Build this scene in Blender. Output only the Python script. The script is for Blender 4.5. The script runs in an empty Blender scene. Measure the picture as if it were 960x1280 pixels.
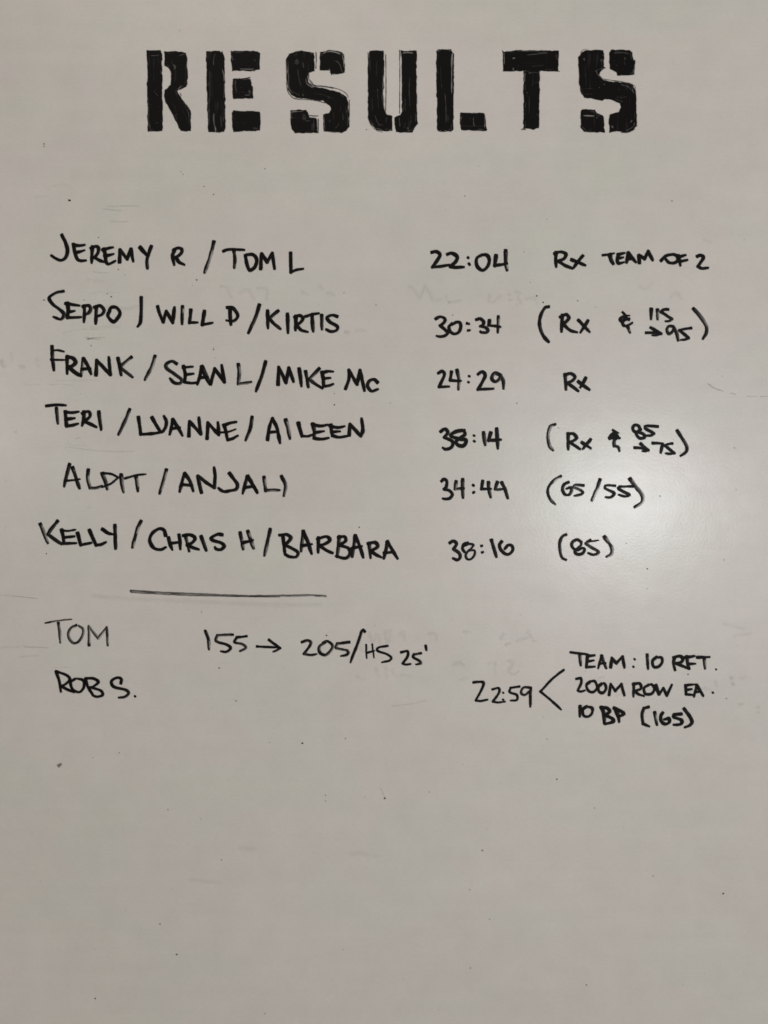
import bpy, math
import numpy as np

# ------------------------------------------------------------------ camera, world, lamps
S = 0.000708            # metres of board per photo pixel
ZC = 1.45               # height of the middle of the picture
CAM_D = 0.70

scene = bpy.context.scene
cam_data = bpy.data.cameras.new('camera')
cam_data.sensor_width = 36
cam_data.sensor_fit = 'AUTO'
cam_data.lens = 18.0 * CAM_D / (640 * S)
cam_data.clip_start = 0.02
cam_data.clip_end = 50
cam = bpy.data.objects.new('camera', cam_data)
cam.location = (0, -CAM_D, ZC)
cam.rotation_euler = (math.radians(90), 0, 0)
scene.collection.objects.link(cam)
scene.camera = cam

world = bpy.data.worlds.new('World')
scene.world = world
world.use_nodes = True
bg = world.node_tree.nodes['Background']
bg.inputs['Color'].default_value = (1.0, 0.885, 0.76, 1)
bg.inputs['Strength'].default_value = 0.312


def area(name, loc, aim, sx, sy, watts, color):
    l = bpy.data.lights.new(name, 'AREA')
    l.shape = 'ELLIPSE'
    l.size, l.size_y, l.energy, l.color = sx, sy, watts, color
    o = bpy.data.objects.new(name, l)
    o.location = loc
    d = np.array(aim, float) - np.array(loc, float)
    import mathutils
    o.rotation_euler = mathutils.Vector(d).to_track_quat('-Z', 'Y').to_euler()
    scene.collection.objects.link(o)
    return o


# soft room light from high up, the pale lamp whose glare sits on the right of the board, and a dimmer one added further right to widen the glare
area('ceiling_lamp', (-0.6, -1.8, ZC + 2.3), (-0.2, 0, ZC + 0.1), 1.6, 0.9, 12.0, (1.0, 0.91, 0.81))
area('glare_lamp', (0.69, -1.6, ZC + 0.025), (0.1, 0, ZC), 0.35, 0.27, 8.6, (0.93, 0.97, 1.0))
area('glare_tail_fill', (1.75, -1.7, ZC + 0.05), (0.3, 0, ZC), 0.7, 0.4, 1.8, (0.96, 0.98, 1.0))
area('far_lamp', (-1.22, -1.6, ZC + 0.24), (-0.2, 0, ZC), 0.34, 0.34, 1.9, (0.96, 0.98, 1.0))

scene.view_settings.view_transform = 'Standard'
scene.view_settings.look = 'None'
scene.view_settings.exposure = 0
scene.view_settings.gamma = 1
scene.view_settings.use_curve_mapping = False


# ------------------------------------------------------------------ materials
def new_mat(name):
    m = bpy.data.materials.new(name)
    m.use_nodes = True
    nt = m.node_tree
    return m, nt, nt.nodes['Principled BSDF'], nt.nodes['Material Output']


def board_material():
    m, nt, p, out = new_mat('whiteboard_enamel')
    N, L = nt.nodes, nt.links
    tc = N.new('ShaderNodeTexCoord')

    def noise(scale, detail, stretch=(1, 1, 1), rough=0.5, off=(0, 0, 0)):
        mp = N.new('ShaderNodeMapping')
        mp.inputs['Scale'].default_value = stretch
        mp.inputs['Location'].default_value = off
        L.new(tc.outputs['Object'], mp.inputs['Vector'])
        n = N.new('ShaderNodeTexNoise')
        n.inputs['Scale'].default_value = scale
        n.inputs['Detail'].default_value = detail
        n.inputs['Roughness'].default_value = rough
        L.new(mp.outputs['Vector'], n.inputs['Vector'])
        return n.outputs['Fac']

    def ramp(src, a, b, va, vb):
        r = N.new('ShaderNodeMapRange')
        r.inputs['From Min'].default_value, r.inputs['From Max'].default_value = a, b
        r.inputs['To Min'].default_value, r.inputs['To Max'].default_value = va, vb
        L.new(src, r.inputs['Value'])
        return r.outputs['Result']

    def mul(a, b):
        x = N.new('ShaderNodeMath')
        x.operation = 'MULTIPLY'
        L.new(a, x.inputs[0])
        L.new(b, x.inputs[1])
        return x.outputs[0]

    tint = N.new('ShaderNodeMix')
    tint.data_type = 'RGBA'
    tint.inputs['A'].default_value = (0.642, 0.612, 0.590, 1)     # pinkish patches
    tint.inputs['B'].default_value = (0.618, 0.622, 0.582, 1)     # greenish patches
    L.new(ramp(noise(7.5, 4, (1.0, 1, 1.7), 0.55, (3.1, 0, 1.7)), 0.44, 0.66, 0, 1), tint.inputs['Factor'])
    # wiped residue: long flat streaks, blotches and fine dust
    g1 = ramp(noise(26, 5, (0.22, 1, 3.2), 0.62), 0.30, 0.70, 0.982, 1.012)
    g2 = ramp(noise(38, 5, (1, 1, 1), 0.6, (5, 0, 2)), 0.30, 0.70, 0.965, 1.025)
    g3 = ramp(noise(420, 3, (0.6, 1, 1.2), 0.6), 0.25, 0.75, 0.965, 1.03)
    g4 = ramp(noise(3.2, 2, (1, 1, 1.3), 0.5, (9, 0, 4)), 0.3, 0.7, 0.965, 1.03)
    v = mul(mul(g1, g2), mul(g3, g4))
    mx = N.new('ShaderNodeMix')
    mx.data_type = 'RGBA'
    mx.blend_type = 'MULTIPLY'
    mx.inputs['Factor'].default_value = 1
    L.new(tint.outputs['Result'], mx.inputs['A'])
    cb = N.new('ShaderNodeCombineColor')
    for k in range(3):
        L.new(v, cb.inputs[k])
    L.new(cb.outputs[0], mx.inputs['B'])
    L.new(mx.outputs['Result'], p.inputs['Base Color'])
    L.new(ramp(noise(60, 4, (0.5, 1, 1.6), 0.6), 0.3, 0.7, 0.40, 0.44), p.inputs['Roughness'])
    p.inputs['Coat Weight'].default_value = 0.42
    p.inputs['Coat Roughness'].default_value = 0.235
    p.inputs['Coat IOR'].default_value = 1.5
    p.inputs['IOR'].default_value = 1.5
    # orange peel of the sprayed enamel
    b = N.new('ShaderNodeBump')
    b.inputs['Strength'].default_value = 0.55
    b.inputs['Distance'].default_value = 0.00010
    L.new(noise(400, 2.5, (1, 1, 1.15), 0.55), b.inputs['Height'])
    b2 = N.new('ShaderNodeBump')
    b2.inputs['Strength'].default_value = 0.5
    b2.inputs['Distance'].default_value = 0.0006
    L.new(noise(22, 2, (1, 1, 1), 0.5), b2.inputs['Height'])
    L.new(b2.outputs['Normal'], b.inputs['Normal'])
    L.new(b.outputs['Normal'], p.inputs['Normal'])
    L.new(b.outputs['Normal'], p.inputs['Coat Normal'])
    return m


def ink_material(name, color, rough=0.5, coat=0.0):
    """Dried marker film: how much of the board it covers comes from the 'ink' attribute of each stroke."""
    m, nt, p, out = new_mat(name)
    N, L = nt.nodes, nt.links
    p.inputs['Base Color'].default_value = (*color, 1)
    p.inputs['Roughness'].default_value = rough
    p.inputs['IOR'].default_value = 1.21
    at = N.new('ShaderNodeAttribute')
    at.attribute_name = 'ink'
    tr = N.new('ShaderNodeBsdfTransparent')
    mx = N.new('ShaderNodeMixShader')
    L.new(at.outputs['Fac'], mx.inputs['Fac'])
    L.new(tr.outputs[0], mx.inputs[1])
    L.new(p.outputs[0], mx.inputs[2])
    L.new(mx.outputs[0], out.inputs['Surface'])
    return m


M_BOARD = board_material()
M_INK = ink_material('black_marker_ink', (0.0030, 0.0024, 0.0026))
M_FAINT = ink_material('grey_marker_residue', (0.075, 0.068, 0.06), 0.45)

# ------------------------------------------------------------------ noise and distances on the board (photo pixels as units)
_rng = np.random.RandomState(11)
_T = _rng.rand(256, 256)


def vnoise(x, y, seed=0):
    x = np.asarray(x, float) + seed * 17.31
    y = np.asarray(y, float) + seed * 9.77
    xi, yi = np.floor(x).astype(int), np.floor(y).astype(int)
    fx, fy = x - xi, y - yi
    fx, fy = fx * fx * (3 - 2 * fx), fy * fy * (3 - 2 * fy)
    a = _T[xi & 255, yi & 255]
    b = _T[(xi + 1) & 255, yi & 255]
    c = _T[xi & 255, (yi + 1) & 255]
    d = _T[(xi + 1) & 255, (yi + 1) & 255]
    return (a * (1 - fx) + b * fx) * (1 - fy) + (c * (1 - fx) + d * fx) * fy


def sstep(a, b, x):
    t = np.clip((x - a) / (b - a), 0, 1)
    return t * t * (3 - 2 * t)


def spline(pts, corners, step=1.2):
    """Catmull-Rom through the points, broken at the corner points."""
    runs, cur = [], [pts[0]]
    for i in range(1, len(pts)):
        cur.append(pts[i])
        if corners[i] and i < len(pts) - 1:
            runs.append(cur)
            cur = [pts[i]]
    runs.append(cur)
    out = [np.array(pts[0], float)]
    for r in runs:
        r = np.array(r, float)
        P = np.vstack([2 * r[0] - r[1], r, 2 * r[-1] - r[-2]])
        for i in range(1, len(P) - 2):
            n = max(1, int(np.ceil(np.hypot(*(P[i + 1] - P[i])) / step)))
            if len(r) == 2:
                n = max(1, n // 3)
            for k in range(1, n + 1):
                t = k / n
                out.append(0.5 * (2 * P[i] + (P[i + 1] - P[i - 1]) * t
                                  + (2 * P[i - 1] - 5 * P[i] + 4 * P[i + 1] - P[i + 2]) * t * t
                                  + (3 * P[i] - P[i - 1] - 3 * P[i + 1] + P[i + 2]) * t ** 3))
    return np.array(out)


def seg_field(X, Y, line, nib=False):
    """distance to a polyline, length along it, sideways offset to the lower right; nib: squarer ends, thinner level strokes."""
    best = np.full(X.shape, 1e9)
    U = np.zeros(X.shape)
    V = np.zeros(X.shape)
    acc = 0.0
    n = len(line) - 1
    for k, (a, b) in enumerate(zip(line[:-1], line[1:])):
        d = b - a
        L = float(np.hypot(*d))
        if L < 1e-6:
            continue
        traw = ((X - a[0]) * d[0] + (Y - a[1]) * d[1]) / (L * L)
        t = np.clip(traw, 0, 1)
        px, py = X - (a[0] + t * d[0]), Y - (a[1] + t * d[1])
        dist = np.hypot(px, py)
        if nib:
            if k in (0, n - 1):
                over = np.abs(traw - t) * L
                side = np.abs(px * -d[1] + py * d[0]) / L
                end = ((over * 1.12) ** 3.4 + side ** 3.4) ** (1 / 3.4)
                dist = np.where(over > 0, end, dist)
            up = abs(d[1]) / L
            slant = d[0] * d[1] / (L * L)          # > 0 going down to the right
            dist = dist / (0.86 + 0.17 * up + 0.12 * slant)
        m = dist < best
        best = np.where(m, dist, best)
        U = np.where(m, acc + t * L, U)
        V = np.where(m, px * 0.86 + py * 0.5, V)
        acc += L
    return best, U, V, acc


def poly_sdf(X, Y, poly):
    """signed distance to a closed polygon, negative inside."""
    P = np.array(poly, float)
    Q = np.roll(P, -1, axis=0)
    best = np.full(X.shape, 1e9)
    inside = np.zeros(X.shape, bool)
    for a, b in zip(P, Q):
        d = b - a
        t = np.clip(((X - a[0]) * d[0] + (Y - a[1]) * d[1]) / max(1e-9, d @ d), 0, 1)
        best = np.minimum(best, np.hypot(X - a[0] - t * d[0], Y - a[1] - t * d[1]))
        cond = (a[1] > Y) != (b[1] > Y)
        with np.errstate(divide='ignore', invalid='ignore'):
            xc = a[0] + (Y - a[1]) * d[0] / (d[1] if abs(d[1]) > 1e-9 else 1e-9)
        inside ^= cond & (X < xc)
    return np.where(inside, -best, best)


GRID = 0.5
_layer = [0]


def film_mesh(name, parent, box, density, mat, h=GRID, label=None, kind=None):
    """A film of ink on the board over box (photo pixels), only where density(X, Y) leaves any."""
    x0, y0, x1, y1 = box
    xs = np.arange(x0, x1 + h, h)
    ys = np.arange(y0, y1 + h, h)
    X, Y = np.meshgrid(xs, ys)
    D = np.clip(density(X, Y), 0, 1)
    full = D > 0.012
    cell = full[:-1, :-1] | full[1:, :-1] | full[:-1, 1:] | full[1:, 1:]
    jj, ii = np.nonzero(cell)
    if len(jj) == 0:
        return None
    W = X.shape[1]
    quads = np.stack([jj * W + ii, (jj + 1) * W + ii, (jj + 1) * W + ii + 1, jj * W + ii + 1], 1)
    used, inv = np.unique(quads, return_inverse=True)
    quads = inv.reshape(quads.shape)
    _layer[0] = (_layer[0] + 1) % 9
    depth = -(0.00012 + 0.000012 * _layer[0])
    px, py, dv = X.ravel()[used], Y.ravel()[used], D.ravel()[used]
    cx, cy = (x0 + x1) / 2, (y0 + y1) / 2
    co = np.stack([(px - cx) * S, np.zeros(len(px)), -(py - cy) * S], 1)
    me = bpy.data.meshes.new(name)
    me.vertices.add(len(co))
    me.vertices.foreach_set('co', co.astype(np.float32).ravel())
    me.loops.add(quads.size)
    me.loops.foreach_set('vertex_index', quads.astype(np.int32).ravel())
    me.polygons.add(len(quads))
    me.polygons.foreach_set('loop_start', np.arange(0, quads.size, 4, dtype=np.int32))
    at = me.attributes.new('ink', 'FLOAT', 'POINT')
    at.data.foreach_set('value', dv.astype(np.float32))
    me.update(calc_edges=True)
    me.materials.append(mat)
    o = bpy.data.objects.new(name, me)
    scene.collection.objects.link(o)
    o.location = ((cx - 480) * S, depth, -(cy - 640) * S)
    o.parent = parent
    if label:
        o['label'] = label
    if kind:
        o['kind'] = kind
    return o


_sid = [0]


def parse(txt, org, sc):
    """'x,y x,y! x,y' in the units of a close look at the board -> photo pixels."""
    pts, cor = [], []
    for w in txt.split():
        c = w.endswith('!')
        a, b = w.rstrip('!').split(',')
        pts.append((org[0] + float(a) / sc, org[1] + float(b) / sc))
        cor.append(c)
    if len(pts) == 1:
        pts.append((pts[0][0] + 0.4, pts[0][1] + 0.3))
        cor.append(False)
    return pts, cor


def stroke_density(X, Y, line, r, fade, sid, alpha=1.0, soft=0.5):
    # the hand is never quite steady
    X = X + 0.5 * (vnoise(X / 6.0, Y / 6.0, sid + 1) - 0.5)
    Y = Y + 0.5 * (vnoise(X / 6.0, Y / 6.0, sid + 2) - 0.5)
    d, U, V, L = seg_field(X, Y, line, nib=L_ok(line))
    rr = r * (0.91 + 0.28 * vnoise(U / 6.0, sid * 3.3, 1)) + 0.30 * (vnoise(U / 1.6, V * 0 + sid, 2) - 0.5)
    # the tip lands heavier than it lifts
    rr = rr * (0.99 + 0.10 * np.exp(-np.abs(U - 2.0) / 2.5) - 0.30 * np.exp(-(L - U) / 2.6))
    cov = 1 - sstep(-soft, soft, d - rr)
    t = np.clip(d / np.maximum(rr, 0.3), 0, 1)
    right = V / max(r, 0.5)
    streak = vnoise(U / 12.0, V * 1.3 + 40, sid)
    fine = vnoise(U / 5.0, V * 2.3 + 9, sid + 5)
    mid = sstep(-0.55, 0.75, right) * (1 - 0.55 * sstep(0.72, 1.0, t))
    ends = sstep(0, 4, U) * (0.45 + 0.55 * sstep(0, 3, L - U))
    along = (0.25 + 0.75 * sstep(0.25, 0.65, vnoise(U / 9.0, 3.3, sid + 2))) * ends
    thin = fade * mid * along * (0.72 + 0.55 * streak)
    thin = thin + 0.03 * sstep(0.55, 0.9, fine) * (1 - t)
    return cov * np.clip(0.996 - thin, 0.0, 1) * alpha


def L_ok(line):
    return float(np.abs(line[-1] - line[0]).sum()) > 1.5


def union(a, b):
    return 1 - (1 - a) * (1 - b)


def letter(name, parent, strokes, org, sc, r, fade=0.0, mat=None, alpha=1.0, soft=0.5):
    items = []
    for k, s in enumerate(strokes):
        rr, ff = r, fade
        while s and s[0] in '~-+^':
            if s[0] == '~':
                ff = max(ff, 0.78)
            elif s[0] == '-':
                rr *= 0.72
            elif s[0] == '+':
                rr *= 1.18
            elif s[0] == '^':
                ff = 0.0
            s = s[1:]
        pts, cor = parse(s, org, sc)
        line = spline(pts, cor)
        _sid[0] += 1
        dx, dy = np.abs(line[-1] - line[0])
        if ff == fade and dy > 2.2 * dx and '^' not in s:
            ff = fade + (0.0, 0.12, 0.30, 0.05, 0.20)[_sid[0] % 5]
        items.append((line, rr, ff, _sid[0]))
    allp = np.vstack([i[0] for i in items])
    x0, y0 = np.floor(allp.min(0)) - 5
    x1, y1 = np.ceil(allp.max(0)) + 5

    def dens(X, Y):
        D = np.zeros(X.shape)
        for line, rr, ff, sid in items:
            D = union(D, stroke_density(X, Y, line, rr, ff, sid, alpha, soft))
        return D
    return film_mesh(name, parent, (x0, y0, x1, y1), dens, mat or M_INK)


# ------------------------------------------------------------------ the board
board = bpy.data.objects.new('whiteboard', None)
board.location = (0, 0, ZC)
scene.collection.objects.link(board)
board['label'] = 'white dry-erase board with a RESULTS heading over black handwritten names and times'
board['category'] = 'whiteboard'


def build_panel():
    import bmesh
    w, h, t = 0.78, 0.62, 0.014
    bm = bmesh.new()
    bmesh.ops.create_cube(bm, size=1)
    for v in bm.verts:
        v.co.x *= 2 * w
        v.co.z *= 2 * h
        v.co.y = v.co.y * t + t / 2
    bmesh.ops.bevel(bm, geom=bm.edges[:], offset=0.0015, segments=2, affect='EDGES')
    me = bpy.data.meshes.new('board_surface')
    bm.to_mesh(me)
    bm.free()
    me.materials.append(M_BOARD)
    o = bpy.data.objects.new('board_surface', me)
    scene.collection.objects.link(o)
    o.parent = board


build_panel()


def group(name, label, org, sc):
    o = bpy.data.objects.new(name, None)
    o.empty_display_size = 0.02
    o.parent = board
    if label:
        o['label'] = label
    scene.collection.objects.link(o)
    return o


# ------------------------------------------------------------------ the heading, stencilled blocks filled in with marker
def block(X, Y, poly, seed, vertical=True):
    x0, y0 = poly.min(0)
    sd = poly_sdf(X, Y, poly)
    wob = 1.3 * (vnoise(X / 4.5, Y / 4.5, seed) - 0.5) + 0.45 * (vnoise(X / 1.3, Y / 1.3, seed + 3) - 0.5)
    D = 1 - sstep(-0.6, 0.6, sd + wob + 0.15)
    sx, sy = (1.3, 17.0) if vertical else (17.0, 1.3)
    bend = 2.2 * vnoise(X / 30, Y / 22, seed + 8)
    st = vnoise((X + bend) / sx, (Y + bend) / sy, seed + 1)
    st2 = vnoise((X + bend) / (sx * 2.6), (Y + bend) / (sy * 1.6), seed + 2)
    body = 0.998 - 0.15 * sstep(0.60, 0.95, st) * sstep(0.3, 0.8, st2) - 0.008 * st2
    # thin slivers left bare between the drawn outline and the filling
    ring = np.exp(-((sd + 2.3 + 0.9 * (vnoise(X / 9, Y / 9, seed + 6) - 0.5)) / 0.55) ** 2)
    ring *= sstep(0.66, 0.84, vnoise(X / 8.0, Y / 11.0, seed + 4))
    pin = sstep(0.93, 0.985, vnoise(X / 1.4, Y / 1.4, seed + 5)) * 0.5
    body = body * (1 - 0.30 * ring) * (1 - pin * 0.5)
    return D * np.clip(body, 0, 1)


def heading_letter(parent, org, blocks, scratches=(), lines=(), seed=0):
    polys = []
    for k, b in enumerate(blocks):
        vert = not b.startswith('h')
        pts, cor = parse(b.lstrip('h'), org, 9.6)
        polys.append((np.array(pts), vert))
    scr = []
    for s in scratches:
        amt, w, txt = s
        p, c = parse(txt, org, 9.6)
        scr.append((spline(p, c), amt, w))
    lin = []
    for s in lines:
        w, txt = s
        p, c = parse(txt, org, 9.6)
        lin.append((spline(p, c), w))
    allp = np.vstack([p for p, _ in polys] + [l for l, _ in lin])
    x0, y0 = np.floor(allp.min(0)) - 4
    x1, y1 = np.ceil(allp.max(0)) + 4

    def dens(X, Y):
        D = np.zeros(X.shape)
        for k, (p, vert) in enumerate(polys):
            D = np.maximum(D, block(X, Y, p, seed * 10 + k, vert))
        for k, (l, amt, w) in enumerate(scr):
            d, U, V, L = seg_field(X, Y, l)
            taper = sstep(0, 0.25, U / L + 0.12) * sstep(0, 0.25, 1 - U / L + 0.12)
            ww = w * (0.6 + 0.7 * vnoise(U / 3, k, seed)) * taper
            D = D * (1 - 0.84 * amt * (1 - sstep(-0.45, 0.45, d - ww)))
        for k, (l, w) in enumerate(lin):
            d, U, V, L = seg_field(X, Y, l)
            ww = w * (0.7 + 0.6 * vnoise(U / 4, k, seed + 1))
            D = union(D, (1 - sstep(-0.5, 0.5, d - ww)) * (0.6 + 0.35 * vnoise(U / 2.5, k, seed + 2)))
        return D
    return film_mesh('letter', parent, (x0, y0, x1, y1), dens, M_INK)


hd = group('heading', 'RESULTS in heavy filled-in stencil capitals', None, None)
# R
heading_letter(hd, (170, 50), [
    '130,125 295,125 300,155 314,165 318,600 322,1098 145,1098 138,900 132,560 135,300',
    '338,135 480,132 600,155 616,200 622,460 605,560 500,615 540,680 655,850 662,1095 540,1098 440,900 350,740 338,680 336,600 415,540 420,400 390,340 345,310'],
    [(.55, .45, '180,187 230,188 280,180'), (.5, .6, '218,620 222,626'), (.5, .6, '240,642 246,650'), (.5, .6, '256,662 262,668'),
     (.30, .6, '150,680 152,850 150,1080'), (.45, .5, '520,190 560,175 595,168'), (.35, 1.3, '450,300 475,320 460,345'),
     (.14, 1.2, '425,230 440,290 470,360 470,500'), (.55, .6, '505,605 525,570 545,542'), (.35, .5, '460,905 495,890'),
     (.30, .35, '560,740 610,840 645,910'), (.2, .4, '430,740 470,810 480,870'), (.16, .5, '480,640 540,780 620,980'),
     (.3, .4, '230,1000 275,985'), (.4, .4, '300,975 316,968'), (.5, .5, '160,1094 210,1098'), (.12, .7, '210,210 215,500')],
    [(.5, '608,780 650,850 655,900'), (.5, '530,640 542,665'), (.4, '605,480 618,530')], seed=1)
# E
heading_letter(hd, (250, 50), [
    '72,135 240,132 248,150 270,130 280,170 292,200 300,400 302,700 308,1060 290,1108 95,1110 88,900 78,540',
    'h365,132 640,130 690,140 720,155 718,355 640,372 385,372 372,250',
    'h395,470 560,455 612,470 618,540 636,560 640,700 400,708 388,600',
    'h400,848 720,858 728,900 724,1090 600,1092 400,1106 385,1040 378,880'],
    [(.35, .6, '185,165 165,220 162,300'), (.6, .7, '268,355 285,420 292,500'), (.4, .5, '290,520 290,600 285,700'),
     (.22, 1.0, '115,350 120,600 115,760'), (.32, .7, '105,830 110,950 112,1010'), (.42, 1.0, '165,880 165,960 180,1060'),
     (.35, .5, '250,910 255,1000 262,1050'), (.65, .8, '185,1050 188,1100'), (.5, .5, '205,1100 215,1108'), (.2, .5, '140,400 150,700'),
     (.7, .55, '480,348 560,350 650,350'), (.3, .9, '388,190 392,240'), (.24, .8, '655,225 660,260'), (.16, .5, '690,150 690,340'),
     (.3, 1.1, '425,490 425,560 440,620'), (.72, .45, '540,662 600,660'), (.28, 1.6, '590,600 600,650'), (.35, .8, '500,476 590,468'),
     (.22, 1.6, '640,1050 660,1065 690,1060'), (.14, .6, '430,990 560,1000'), (.5, .4, '402,1098 412,1104')],
    [(.6, '600,450 560,458 500,470'), (.5, '640,372 660,365')], seed=2)
# S
heading_letter(hd, (350, 50), [
    '82,220 110,170 180,140 260,130 410,150 414,372 345,395 335,450 345,510 400,555 620,600 720,625 800,690 825,740 832,1040 800,1090 745,1122 640,1112 525,1095 515,960 512,890 590,875 610,830 590,790 520,735 400,715 200,700 130,660 95,600 80,400',
    '478,140 560,135 640,128 740,150 775,190 780,390 760,405 680,415 615,425 595,370 480,365',
    'h120,845 240,838 310,840 335,870 350,930 440,938 448,1080 465,1115 250,1125 180,1115 140,1080 125,980'],
    [(.5, .5, '95,250 100,400 105,560 130,610'), (.45, .4, '130,610 180,635 230,665'), (.25, 2.6, '200,240 205,290'),
     (.22, .9, '212,350 225,450 255,560'), (.6, .5, '270,650 280,668'), (.35, .6, '160,190 200,165'), (.3, 1.2, '270,270 285,330'),
     (.5, .7, '310,460 320,520 370,560 400,570'), (.24, .5, '400,640 520,660 640,710'), (.2, .6, '640,860 645,960'),
     (.5, .6, '530,920 530,1000 540,1085'), (.3, .8, '600,960 590,990'), (.24, .6, '710,1000 670,1060'), (.25, .8, '750,870 760,960'),
     (.4, .6, '800,870 825,760'), (.75, .8, '520,160 560,140 640,142 720,165'), (.7, .7, '750,190 765,260 770,330'),
     (.4, .7, '680,255 715,290 745,380'), (.22, .6, '640,250 680,255'), (.5, .7, '590,345 600,380'), (.6, .9, '625,412 670,412'),
     (.6, .6, '130,868 180,858 280,858'), (.22, 2.2, '285,890 295,960'), (.4, .5, '310,975 360,965'), (.35, .6, '405,950 405,1090'),
     (.3, .6, '385,1000 385,1080'), (.5, .5, '560,1100 640,1106 720,1106'), (.5, .5, '360,165 395,165')],
    [(.5, '432,150 435,250 430,340'), (.45, '345,410 350,480 400,545 520,560 640,580'), (.4, '360,480 420,545 540,555 700,590 790,640 820,690'),
     (.5, '75,230 78,400 90,600 150,690 230,715'), (.5, '345,905 400,912 455,912'), (.5, '240,712 400,722 460,735 540,755'),
     (.4, '832,720 832,900 830,1040'), (.5, '560,135 600,125 720,145 770,180'), (.55, '460,950 458,1100')], seed=3)
# U
heading_letter(hd, (450, 50), [
    '112,128 290,125 288,420 285,640 295,830 315,890 385,915 388,1090 300,1095 200,1085 120,1000 96,920 95,560 95,230',
    '490,128 680,130 685,900 695,1000 630,1110 430,1112 418,1060 415,930 480,900 500,860 498,400'],
    [(.5, .5, '105,160 108,220'), (.6, .7, '280,420 278,600 285,780 300,850'), (.2, .7, '145,700 148,850'), (.24, .6, '210,580 220,820'),
     (.4, .4, '180,900 205,980 240,1020 280,1015'), (.6, .5, '195,1065 240,1070 270,1085'), (.3, .5, '120,960 160,1030'),
     (.24, .7, '315,930 315,1000'), (.5, .5, '350,1090 375,1070'), (.75, .7, '495,160 492,400 495,700 488,890'),
     (.75, .55, '510,158 560,152 640,156'), (.35, .5, '595,450 590,600 600,800'), (.3, .6, '540,700 545,850'), (.4, .4, '545,990 530,1060'),
     (.3, .5, '610,900 612,980 595,1050'), (.28, 1.5, '565,1055 580,1065'), (.35, .5, '680,600 682,820'), (.4, .5, '470,930 480,1040'),
     (.15, .8, '200,250 205,450')],
    [(.45, '308,180 312,500 308,850'), (.5, '475,125 478,400 475,880'), (.4, '95,150 100,300 97,560'), (.35, '95,930 130,1020 200,1085 270,1105')], seed=4)
# L
heading_letter(hd, (530, 50), [
    '150,130 175,108 325,108 345,140 362,160 360,400 356,800 354,1080 330,1100 170,1100 155,1080 150,600 145,300',
    'h440,875 725,872 738,920 750,1090 640,1092 450,1082 428,1000 432,920'],
    [(.78, .8, '342,160 336,230 333,350'), (.7, .65, '333,350 332,480 332,640'), (.45, .4, '250,640 262,780 265,990'),
     (.3, .4, '200,330 205,460 215,590'), (.35, .8, '160,385 175,388'), (.7, .55, '190,1088 205,1088'), (.7, .55, '248,1088 265,1088'),
     (.5, .5, '160,135 200,128'), (.5, .5, '300,128 335,125'), (.5, .5, '460,915 440,950'), (.45, .6, '595,930 595,1000 605,1030'),
     (.6, .5, '728,920 730,1050'), (.25, .5, '545,940 560,940'), (.25, .6, '640,1080 720,1075')],
    [(.7, '730,1080 755,1075')], seed=5)
# T
heading_letter(hd, (615, 50), [
    'h130,140 300,125 600,125 800,130 805,180 796,375 135,375',
    '380,370 575,370 572,600 566,1060 500,1078 375,1065 378,700'],
    [(.65, .6, '145,160 147,290'), (.75, .7, '248,222 278,215'), (.6, .6, '252,335 262,368'), (.4, .8, '420,180 520,170 600,160 660,158'),
     (.45, .5, '300,130 420,135 560,128'), (.16, 1.2, '480,315 620,305'), (.22, 1.6, '770,180 785,240'), (.2, .8, '640,355 700,350'),
     (.12, .5, '665,160 665,290'), (.6, .7, '395,395 390,500'), (.35, .4, '448,670 445,880'), (.2, .5, '495,400 485,560'),
     (.3, .4, '515,508 570,506'), (.4, .9, '412,632 424,636'), (.35, .5, '450,400 470,400'), (.35, .4, '530,895 560,898'), (.35, .4, '380,885 400,888'),
     (.3, .4, '555,565 570,565')],
    [(.5, '125,130 135,150'), (.55, '355,1075 380,1070 400,1078'), (.35, '790,375 812,377'), (.5, '132,140 138,370')], seed=6)
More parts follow.
